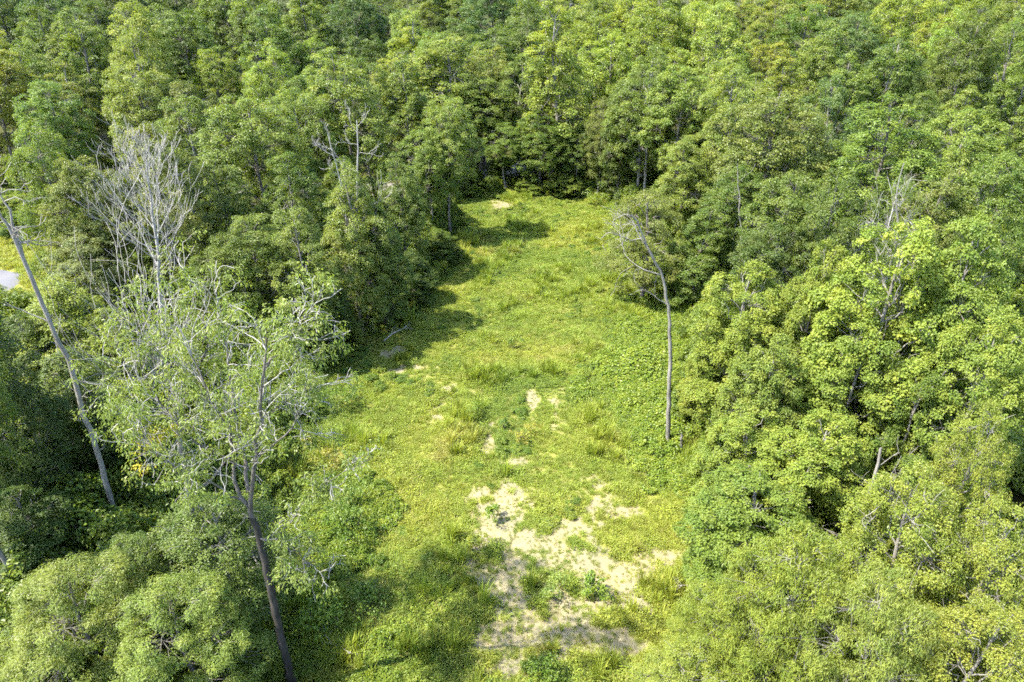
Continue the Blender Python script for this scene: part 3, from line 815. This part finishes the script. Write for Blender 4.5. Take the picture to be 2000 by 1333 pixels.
# ------------------------------------------------------------------ forest behind, rank after rank
ORD = ['first', 'second', 'third', 'fourth', 'fifth', 'sixth', 'seventh', 'eighth', 'ninth', 'tenth', 'eleventh', 'twelfth', 'thirteenth', 'fourteenth', 'fifteenth', 'sixteenth',
       'seventeenth', 'eighteenth', 'nineteenth', 'twentieth', 'twenty-first', 'twenty-second', 'twenty-third', 'twenty-fourth', 'twenty-fifth', 'twenty-sixth']
WORD = dict(dark='dark green', deep='deep blue-green', mid='mid-green', green='green', light='light green', yg='yellow-green', yellow='yellow', olive='olive', grey='grey-green', blue='haze-tinted green', pale='pale green', gold='golden green')
def palette(u, rank):
    r = TR.random()
    if u < 780:
        tab = [('dark', .3), ('deep', .22), ('mid', .2), ('green', .16), ('yg', .1), ('olive', .02)] if rank >= 3 else [('yg', .38), ('green', .24), ('light', .2), ('olive', .04), ('mid', .14)]
    elif u < 1050:
        tab = [('mid', .25), ('green', .35), ('light', .2), ('yg', .1), ('deep', .1)]
    elif u < 1560:
        tab = [('yg', .3), ('light', .3), ('green', .2), ('yellow', .08), ('pale', .12)]
    else:
        tab = [('green', .3), ('mid', .22), ('light', .18), ('yg', .12), ('blue', .1), ('olive', .08)]
    for k, p in tab:
        r -= p
        if r <= 0: return k
    return tab[0][0]

RANKS = [(84, 7.6, 20.5, 'sixth rank from the top'), (99, 8.2, 21.0, 'fifth rank from the top'), (114, 8.8, 21.5, 'fourth rank from the top'), (130, 9.8, 21.5, 'third rank from the top'), (149, 11, 22.0, 'second rank from the top'),
         (171, 13, 22.5, 'topmost clear rank'), (196, 13, 22.5, 'next-to-farthest rank'), (226, 14, 23.5, 'hazy farthest rank')]
placed = [(o.location.x, o.location.y) for o in COL.objects if o.type == 'EMPTY']
for ri, (d0, gap, h0, phrase) in enumerate(RANKS):
    row = []
    half = .80*d0+4
    nn = int(2*half/gap)
    for i in range(nn):
        x = -half+gap*(i+.5)+TR.uniform(-.28, .28)*gap
        y = d0+TR.uniform(-.4, .4)*(gap*1.1)
        if poly_dist(np.array([x]), np.array([y]), CLEAR)[0] > -4: continue
        if min(math.hypot(x-a, y-b) for a, b in placed) < gap*.55: continue
        if ri < 2 and abs(x) < 14: continue
        if poly_dist(np.array([x]), np.array([y]), VERGE)[0] > -4: continue
        R_ = np.array(TRACK_PTS, float); td = 1e9
        for a, b in zip(R_[:-1], R_[1:]):
            ab = b-a; t = min(1, max(0, ((x-a[0])*ab[0]+(y-a[1])*ab[1])/(ab@ab))); td = min(td, math.hypot(x-a[0]-t*ab[0], y-a[1]-t*ab[1]))
        if td < 4: continue
        row.append((x, y))
    row.sort(key=lambda p: p[0]/p[1])
    for i, (x, y) in enumerate(row):
        u = 1000+FPX*x/(y*math.cos(PITCH)+9*math.sin(PITCH))
        ck = palette(u, ri)
        kind = 'far' if ri > 1 else ('mid' if TR.random() < .75 else 'spire')
        if ri > 1 and TR.random() < .12: kind = 'spire'
        shape = {'far': 'rounded', 'mid': 'broad', 'spire': 'upright'}[kind]
        COUNT[kind] = COUNT.get(kind, -1)+1
        j = int(TR.integers(0, len(KIND[kind]))); pair = KIND[kind][j]
        rh, rr = REF[kind]
        g = float(gz(x, y)); ht = h0*TR.uniform(.8, 1.14)
        R = gap*.5*TR.uniform(.92, 1.22)*(.8 if kind == 'spire' else 1)
        col = np.array(COLOR[ck])*TR.uniform(.8, 1.2)*TR.uniform(.94, 1.06, 3)
        tree_object('broadleaf_tree', pair, (x, y, g-.05), TR.uniform(0, 6.28), R/rr, ht/rh, col,
                    '%s %s forest tree, %s from the left in the %s' % (WORD[ck], shape, ORD[i], phrase), FOR)
        placed.append((x, y))

# ------------------------------------------------------------------ dead and half-bare trees
def grow(rng, out, p, d, L, r, depth, spread=.6, upw=.25, nch=5, crook=.16, minr=.014, k=4, tips=None, shrink=.58):
    """recursive branch: appends (points, radii, sides) to out"""
    n = 6
    pts = [np.array(p, float)]; dd = unit(np.array(d, float))
    for i in range(n-1):
        dd = unit(dd+rng.normal(size=3)*crook+np.array((0, 0, upw*.25)))
        pts.append(pts[-1]+dd*L/(n-1))
    pts = np.array(pts)
    rad = np.linspace(r, max(minr, r*.35), n)
    out.append((pts, rad, k))
    if depth == 0:
        if tips is not None: tips.append((pts[-1], dd)); tips.append((pts[3], dd))
        return
    for j in range(nch):
        t = rng.uniform(.25, 1.0) if j else 1.0
        a = t*(n-1); i = min(int(a), n-2)
        q = pts[i]+(pts[i+1]-pts[i])*(a-i)
        base = unit(pts[i+1]-pts[i])
        nd = unit(base+rng.normal(size=3)*spread+np.array((0, 0, upw)))
        grow(rng, out, q, nd, L*shrink*rng.uniform(.75, 1.2), max(minr, rad[i]*.6), depth-1, spread, upw, max(2, nch-1), crook, minr, 3, tips, shrink)

def dead_tree(name, label, main, r0, r1, limbs, seed, mat, group=None, cat='dead tree', depth=2, **kw):
    """main: world points of the trunk from the base up; limbs: (t along trunk, direction, length, radius)"""
    rng = np.random.default_rng(seed)
    P = np.array(main, float)
    base = P[0].copy()
    e = bpy.data.objects.new(name, None); COL.objects.link(e); e.location = base
    tag(e, label, cat, group)
    P = P-base
    s = np.concatenate([[0], np.cumsum(np.linalg.norm(np.diff(P, axis=0), axis=1))]); s /= s[-1]
    t = np.linspace(0, 1, max(14, len(P)*3))
    pts = np.column_stack([np.interp(t, s, P[:, i]) for i in range(3)])
    pts[1:-1] += rng.normal(size=(len(t)-2, 3))*.035
    rad = r0+(r1-r0)*t**.8; rad[0] *= 1.25
    tb = Tubes(); tb.add(pts, rad, 9, .06, rng)
    tr = link('trunk', tb.mesh('dead_trunk', mat), e)
    for tt, d, L, r in limbs:
        q = np.array([np.interp(tt, t, pts[:, i]) for i in range(3)])
        out = []
        grow(rng, out, q, d, L, r, depth, **kw)
        b = Tubes()
        for a in out: b.add(*a)
        link('branch', b.mesh('dead_branch', mat), e)
    return e, pts

def foot(p, drop=.3):
    return np.array((p[0], p[1], float(gz(p[0], p[1]))-drop))

rng = np.random.default_rng(77)
# leaning snag on the left, forked near its top
m = [foot(at(245, 1075, 28.5)), at(235, 1045, 28.6), at(190, 880, 28.8), at(130, 700, 29), at(75, 575, 29.2), at(45, 505, 29.3)]
up = np.array((-.05, .05, 1.0))
e, pts = dead_tree('leaning_dead_tree', 'leaning bare grey trunk with a forked top at the left', m, .17, .09,
                   [(.82, (-.9, 0, .75), 1.6, .05), (.6, (-.7, .2, .5), .9, .035), (.58, (.8, -.1, .5), .8, .03), (.40, (.9, 0, .35), .5, .03), (.5, (-.6, -.3, .5), .6, .03)], 1, M_PALE, depth=1, nch=3)
for poly, r0 in (([at(45, 505, 29.3), at(30, 470, 29.3), at(15, 440, 29.2), at(3, 425, 29.2), at(-15, 380, 29.1)], .09), ([at(45, 505, 29.3), at(38, 475, 29.4), at(25, 445, 29.5), at(20, 410, 29.5), at(8, 395, 29.6), at(0, 380, 29.6)], .08)):
    out = []
    P = np.array(poly)-np.array(e.location)
    out.append((P, np.linspace(r0, .03, len(P)), 6))
    for j in range(6):
        i = rng.integers(1, len(P))
        grow(rng, out, P[i], rng.normal(size=3)+np.array((0, 0, .4)), rng.uniform(.7, 1.5), .035, 1, nch=3, crook=.3)
    b = Tubes()
    for a in out: b.add(*a)
    link('branch', b.mesh('dead_branch', M_PALE), e)

# grey dead tree with a full twiggy crown
m = [foot(at(320, 700, 48)), at(318, 620, 48), at(312, 560, 48), at(310, 500, 48), at(300, 430, 48), at(292, 360, 48), at(283, 295, 48)]
limbs = []
for i in range(24):
    az = i*2.4; t = .5+.47*(i/24)
    sp = .8-.5*(i/24)
    limbs.append((t, (math.cos(az)*sp, math.sin(az)*sp, .62), 3.7*(1.1-.6*(i/24)), .046*(1.15-.6*(i/24))))
for i in range(2):
    limbs.append((.36+.05*i, (math.cos(i*2.1)*1.0, math.sin(i*2.1), .25), 2.6, .04))
dead_tree('dead_tree', 'pale grey dead tree with a full crown of bare twigs', m, .26, .04, limbs, 2, M_DEAD, depth=3, nch=4, spread=.36, upw=.18, minr=.012, crook=.10, shrink=.58)

# tangle of dead brush beside its foot
def brush(name, label, u, v, d, seed, n=26, hgt=4.5, mat=None):
    rg = np.random.default_rng(seed)
    p = at(u, v, d); b0 = np.array((p[0], p[1], float(gz(p[0], p[1]))))
    e = bpy.data.objects.new(name, None); COL.objects.link(e); e.location = b0; tag(e, label, 'dead brush')
    top = p[2]-b0[2]
    for i in range(n):
        out = []
        q = np.array((rg.normal()*.9, rg.normal()*.7, max(0, top-hgt*.5)*(0 if i % 3 else .0)))
        grow(rg, out, q, (rg.normal()*.22, rg.normal()*.22, 1), top*rg.uniform(.65, 1.05), .035, 2, .42, .15, 4, .12, .014)
        b = Tubes()
        for a in out: b.add(*a)
        link('stem', b.mesh('brush_stem', mat or M_DEAD), e)
brush('dead_brush', 'tangle of dead brush stems at the grey dead tree\'s foot', 255, 575, 40, 3, 12)

# bare-topped dead tree at the left edge of the clearing
m = [foot(at(698, 640, 57)), at(698, 520, 57), at(697, 430, 57), at(697, 340, 57), at(700, 290, 57), at(697, 235, 57)]
dead_tree('dead_tree', 'bare-topped dead tree with broken pale limbs left of the clearing', m, .16, .04,
          [(.95, (-.8, 0, .6), 1.6, .02), (.86, (.9, 0, .5), 1.5, .02), (.9, (-.6, -.5, .6), 1.5, .02), (.78, (-.9, .1, .5), 2.2, .025), (.62, (1, -.2, .4), 2.6, .022), (.97, (.4, .2, .8), 1.2, .018), (.7, (-.7, -.4, .5), 1.8, .02)],
          4, M_DEAD, depth=2, nch=4, crook=.24, spread=.5, minr=.012)
m = [foot(at(690, 620, 58.5)), at(672, 385, 58.5), at(660, 330, 58.5), at(648, 290, 58.5), at(640, 262, 58.5)]
dead_tree('dead_tree', 'slim dead trunk just left of the bare-topped dead tree', m, .12, .035,
          [(.9, (-.8, 0, .6), 1.5, .028), (.8, (-.7, .2, .6), 1.4, .028), (.97, (.3, -.3, .7), 1.2, .025), (.93, (-.7, -.3, .2), 1.2, .025)], 5, M_DEAD, depth=2, nch=4, crook=.24, spread=.5, minr=.012)

# bent dead trunk on the right of the clearing
m = [foot(at(1305, 872, 38.6)), at(1306, 800, 38.6), at(1310, 700, 38.6), at(1305, 600, 38.6), at(1297, 555, 38.6), at(1285, 520, 38.5), at(1268, 490, 38.4), at(1255, 460, 38.2), at(1245, 430, 38.0), at(1232, 420, 37.9)]
dead_tree('bent_dead_tree', 'tall bent dead trunk with bare twigs at the clearing\'s right', m, .19, .05,
          [(.80, (-.35, -.1, .9), 3.0, .07), (.74, (-.9, 0, .25), 2.8, .05), (.62, (-.75, .1, .7), 2.2, .04), (.9, (-.9, -.2, .1), 2.0, .035), (.95, (-.8, -.4, -.15), 1.5, .03), (.99, (-.8, 0, .2), 1.0, .03)],
          6, M_PALE, depth=2, nch=3, crook=.2, spread=.5, upw=0.0, minr=.014)
m = [foot(at(1332, 880, 37.5)), at(1331, 868, 37.5), at(1330, 850, 37.5)]
dead_tree('tree_stump', 'short pale snapped stump beside the bent dead trunk', m, .10, .09, [(.8, (.3, 0, .5), .25, .02)], 8, M_PALE, cat='stump', depth=0)

# bare pale trunks showing between the crowns
TRUNKS = [
 ('pale broken trunk sticking out above the big bright tree', [(1752, 470, 45), (1752, 430, 45), (1750, 385, 45), (1757, 350, 45), (1766, 318, 45)], .16, .03),
 ('long straight pale trunk right of the clearing\'s far end', [(1261, 345, 90), (1263, 290, 90), (1266, 230, 90), (1268, 185, 90), (1269, 140, 90)], .21, .03),
 ('thin pale trunk among the mid-green trees right of the clearing', [(1452, 520, 55), (1447, 470, 55), (1445, 420, 55), (1442, 350, 55), (1440, 320, 55)], .15, .02),
 ('thick pale lower trunk on the right below the glossy tree', [(1688, 1025, 24.5), (1700, 960, 24.6), (1712, 905, 24.7), (1720, 875, 24.8)], .2, .06),
 ('thin white dead stick poking out of the narrow-leaved tree', [(1592, 1242, 17.6), (1590, 1200, 17.6), (1586, 1168, 17.6)], .035, .03),
 ('slanting pale limb inside the biggest bright tree', [(1790, 790, 28.5), (1830, 745, 28.5), (1850, 722, 28.6)], .07, .04),
]
for i, (lab, pl, r0, r1) in enumerate(TRUNKS):
    m = [at(*q) for q in pl]
    m = [foot(m[0]+(m[0]-m[-1])*.02)]+m
    dead_tree('bare_trunk', lab, m, r0*1.15, r1, [(.9, (.5, .1, .7), 1.2 if i < 4 else .3, r1*.4), (.8, (-.6, .1, .7), .9 if i < 4 else .25, r1*.35)], 30+i, M_PALE, cat='bare trunk', depth=1, nch=3)

# half-bare tree with hanging leaves in the left foreground
def half_bare(name, label, main, r0, r1, limbs, seed, mat, color, leaf_frac, depth=3, nleaf=32, yellow=None):
    rg = np.random.default_rng(seed)
    P = np.array(main, float); base = P[0].copy()
    e = bpy.data.objects.new(name, None); COL.objects.link(e); e.location = base; tag(e, label, 'tree', EDGE)
    P = P-base
    s = np.concatenate([[0], np.cumsum(np.linalg.norm(np.diff(P, axis=0), axis=1))]); s /= s[-1]
    t = np.linspace(0, 1, 24)
    pts = np.column_stack([np.interp(t, s, P[:, i]) for i in range(3)]); pts[1:-1] += rg.normal(size=(22, 3))*.03
    tb = Tubes(); tb.add(pts, r0+(r1-r0)*t**.8, 10, .08, rg)
    link('trunk', tb.mesh('half_bare_trunk', mat), e)
    LPs, LNs, LTs, LS, YEL = [], [], [], [], []
    for path, ra, L2 in limbs:
        Q = np.array(path)-base
        tt = np.linspace(0, 1, 12); sq = np.concatenate([[0], np.cumsum(np.linalg.norm(np.diff(Q, axis=0), axis=1))]); sq /= sq[-1]
        Q = np.column_stack([np.interp(tt, sq, Q[:, i]) for i in range(3)]); Q[1:] += rg.normal(size=(11, 3))*.06
        out = [(Q, np.linspace(ra, ra*.3, 12), 6)]; tips = []
        for j in range(14):
            i = rg.integers(3, 12)
            dd = unit(Q[min(i, 11)]-Q[i-1])
            grow(rg, out, Q[i], unit(dd*.8+rg.normal(size=3)*.55+np.array((0, 0, .22))), L2*rg.uniform(.45, .9), ra*.32, 2, .5, .06, 3, .2, .0125, 4, tips, .62)
        b = Tubes(); b.add(*out[0])
        br = link('branch', b.mesh('half_bare_branch', M_LIMB), e)
        b = Tubes()
        for a in out[1:]: b.add(*a)
        link('twigs', b.mesh('half_bare_twigs', M_TWIG), br)
        for q, dd in tips:
            if rg.random() > leaf_frac: continue
            m = nleaf
            od = unit(dd+rg.normal(size=(m, 3))*.9)
            rr = rg.random(m)**.7*.42
            pp = q+od*rr[:, None]; pp[:, 2] -= rr*.3
            LPs.append(pp); LTs.append(unit(od*.6+np.array((0, 0, -.9)))); LNs.append(unit(od*.5+np.array((0, 0, .6))+rg.normal(size=(m, 3))*.5)); LS.append(np.full(m, rg.random()))
            YEL.append(np.full(m, yellow is not None and np.linalg.norm(q+base-yellow) < 1.3))
    LP, LN, LT, LS, YEL = (np.concatenate(a) for a in (LPs, LNs, LTs, LS, YEL))
    for k, cc in ((~YEL, color), (YEL, (.44, .41, .04))):
        if not k.any(): continue
        lv = leaves(LP[k], LN[k], rg, .135, .38, .2, LT[k], spray=LS[k])
        c = link('foliage', join_leaves([lv], 'hanging_leaves', M_LEAF), e); c.color = (*cc, 1)
        if cc[0] > .4: c['label'] = 'spray of yellowed leaves'
    return e

D = 20.5
m = [foot(at(575, 1350, 19.8)), at(570, 1333, 19.9), at(548, 1240, 20.1), at(525, 1130, 20.3), at(510, 1060, D), at(490, 1010, D)]
limbs = [
 ([at(495, 1015, D), at(470, 960, D), at(455, 900, 21), at(440, 840, 21.3), at(400, 760, 21.6), at(370, 690, 22)], .09, 2.0),
 ([at(490, 1010, D), at(495, 950, D), at(500, 880, 20.3), at(510, 800, 20), at(515, 720, 19.8), at(520, 640, 19.7)], .10, 1.9),
 ([at(485, 960, D), at(478, 900, 21), at(465, 830, 22), at(450, 760, 22.6), at(440, 690, 23), at(425, 620, 23.3)], .08, 1.9),
 ([at(500, 900, 20.3), at(560, 850, 20.6), at(590, 800, 21), at(600, 740, 21)], .045, 1.3),
 ([at(510, 1060, D), at(560, 1030, 20), at(610, 960, 19.5), at(680, 915, 19.2), at(730, 890, 19)], .03, .9),
 ([at(480, 980, D), at(400, 940, 20), at(350, 915, 19.6), at(310, 890, 19.4), at(285, 875, 19.2)], .045, 1.4),
 ([at(505, 1050, D), at(560, 1060, 20), at(600, 1100, 19.7), at(640, 1130, 19.5)], .045, 1.0),
 ([at(455, 900, 21), at(390, 870, 21), at(340, 815, 21), at(295, 770, 21)], .05, 1.7),
 ([at(515, 720, 19.8), at(560, 680, 20), at(590, 640, 20.2), at(600, 610, 20.3)], .05, 1.3),
]
half_bare('half_bare_tree', 'half-bare tree with a dark forked trunk and hanging leaves, left foreground', m, .2, .13, limbs, 9, M_SHADEDBARK, (.16, .21, .042), .42)
D = 24
m = [foot(at(395, 1090, D)), at(387, 1062, D), at(372, 980, D), at(355, 900, D), at(348, 830, D), at(338, 745, D)]
limbs = [
 ([at(348, 830, D), at(335, 760, D), at(330, 700, D), at(320, 650, D)], .09, 2.0),
 ([at(350, 860, D), at(315, 800, D), at(285, 740, D), at(265, 690, D)], .08, 2.0),
 ([at(345, 800, D), at(380, 740, D), at(410, 680, D), at(400, 600, D)], .08, 1.9),
 ([at(360, 930, D), at(325, 910, 23.6), at(300, 870, 23.4), at(280, 850, 23.2)], .06, 1.6),
 ([at(370, 970, D), at(420, 930, 24.5), at(470, 860, 25), at(560, 780, 25.5)], .07, 1.8),
]
half_bare('half_bare_tree', 'half-bare tree with a grey trunk behind the dark forked one', m, .17, .09, limbs, 10, M_PALE, (.165, .215, .04), .46, yellow=at(325, 870, 23.6))

# ------------------------------------------------------------------ shrubs and saplings standing in the clearing
def shrub(label, u, v, hpx, color, seed, leaf=.13, n=420, wide=.75, name='shrub'):
    p = ground_at(u, v); rg = np.random.default_rng(seed)
    depth = p[1]*math.cos(PITCH)+H*math.sin(PITCH)
    hgt = hpx/FPX*depth/.83
    e = bpy.data.objects.new(name, None); COL.objects.link(e); e.location = (p[0], p[1], float(gz(*p)))
    tag(e, label, 'shrub', 'shrubs in the clearing')
    tb = Tubes()
    for i in range(5):
        a = i*1.26+rg.random()
        tb.add(curve((0, 0, -.05), (math.cos(a)*hgt*.3*wide, math.sin(a)*hgt*.3*wide, hgt*rg.uniform(.6, .9)), rg, 5, .12), np.linspace(.018, .007, 5), 4)
    link('stem', tb.mesh('shrub_stem', M_BARK), e)
    f = link('foliage', bush_mesh('shrub_foliage', seed, hgt*wide*.62, hgt, n, leaf, .62, 7, mat=M_LEAF, per=14), e)
    f.color = (*color, 1)
G1, G2, G3 = (.145, .215, .022), (.205, .245, .026), (.105, .17, .018)
for i, a in enumerate([
 ('small bright green shrub on the sand, lower middle', 1160, 1160, 44, G1, .15, 700, .8),
 ('yellow-green shrub on the left margin of the big sandy patch', 933, 1075, 38, G2, .13, 420, .8),
 ('green shrub at the top left of the big sandy patch', 966, 1018, 36, G1, .13, 420, .8),
 ('little shrub in the grass above the middle of the clearing', 922, 822, 34, G1, .12, 260, .6),
 ('dark low shrub in the middle of the clearing', 1000, 681, 24, G3, .13, 300, 1.2),
 ('dark shrub right of the sandy patch at the far end', 1017, 412, 16, G3, .16, 300, 1.1),
 ('upright shrub in the grass left of the bent dead tree\'s top', 1058, 548, 28, G1, .13, 260, .6),
 ('small dark shrub below the middle of the clearing', 985, 838, 20, G3, .12, 260, .9),
 ('golden weed shrub above the big sandy patch', 1020, 862, 26, (.27, .25, .035), .11, 420, 1.4),
 ('grass-green shrub in the middle of the lower sandy patch', 1085, 1172, 44, (.16, .22, .04), .10, 600, 1.1),
 ('green shrub at the bottom edge right of the dark grass', 1065, 1325, 60, G3, .12, 900, 1.2),
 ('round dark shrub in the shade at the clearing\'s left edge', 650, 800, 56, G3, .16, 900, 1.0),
 ('leafy shrub below the half-bare tree, left of the sand', 690, 1040, 60, G3, .16, 1100, 1.3),
 ('wide leafy shrub right of the half-bare tree\'s dark trunk', 640, 1240, 64, G1, .16, 1100, 1.5),
 ('dark leafy shrub in the grass at the bottom, left of the sand', 720, 1180, 56, G3, .15, 900, 1.3),
 ('yellowing shrub in front of the half-bare tree\'s right branches', 650, 905, 48, (.25, .235, .035), .13, 500, 1.0),
 ('bright shrub at the far right corner of the clearing', 1165, 400, 26, G1, .18, 600, 1.4),
]):
    shrub(a[0], a[1], a[2], a[3], a[4], 500+i, a[5], a[6], a[7])

# fallen branches
def fallen(label, pts, r, seed):
    rg = np.random.default_rng(seed)
    P = []
    for u, v, z in pts:
        g = ground_at(u, v); P.append((g[0], g[1], float(gz(*g))+z))
    P = np.array(P); c = P[0].copy()
    out = [(P-c, np.linspace(r, r*.35, len(P)), 6)]
    for j in range(7):
        i = rg.integers(1, len(P))
        dd = unit(P[i]-P[i-1])
        grow(rg, out, P[i]-c, unit(dd+rg.normal(size=3)*.5+np.array((0, 0, .25))), np.linalg.norm(P[-1]-P[0])*.25, r*.4, 1, .5, .05, 3, .15, .01)
    b = Tubes()
    for a in out: b.add(*a)
    o = link('fallen_branch', b.mesh('fallen_branch', M_DEAD), None); o.location = c
    tag(o, label, 'branch')
fallen('pale fallen branch in the grass at the bottom, left of the sand', [(620, 1268, .5), (650, 1272, .6), (672, 1280, .5), (700, 1292, .3)], .03, 1)
fallen('fallen grey branch at the shaded left bend of the clearing', [(750, 668, .15), (765, 660, .4), (790, 650, .5)], .07, 2)
fallen('bare pale branch lying by the low tree right of the sand', [(1370, 1165, .9), (1330, 1162, .7), (1305, 1160, .5)], .03, 3)
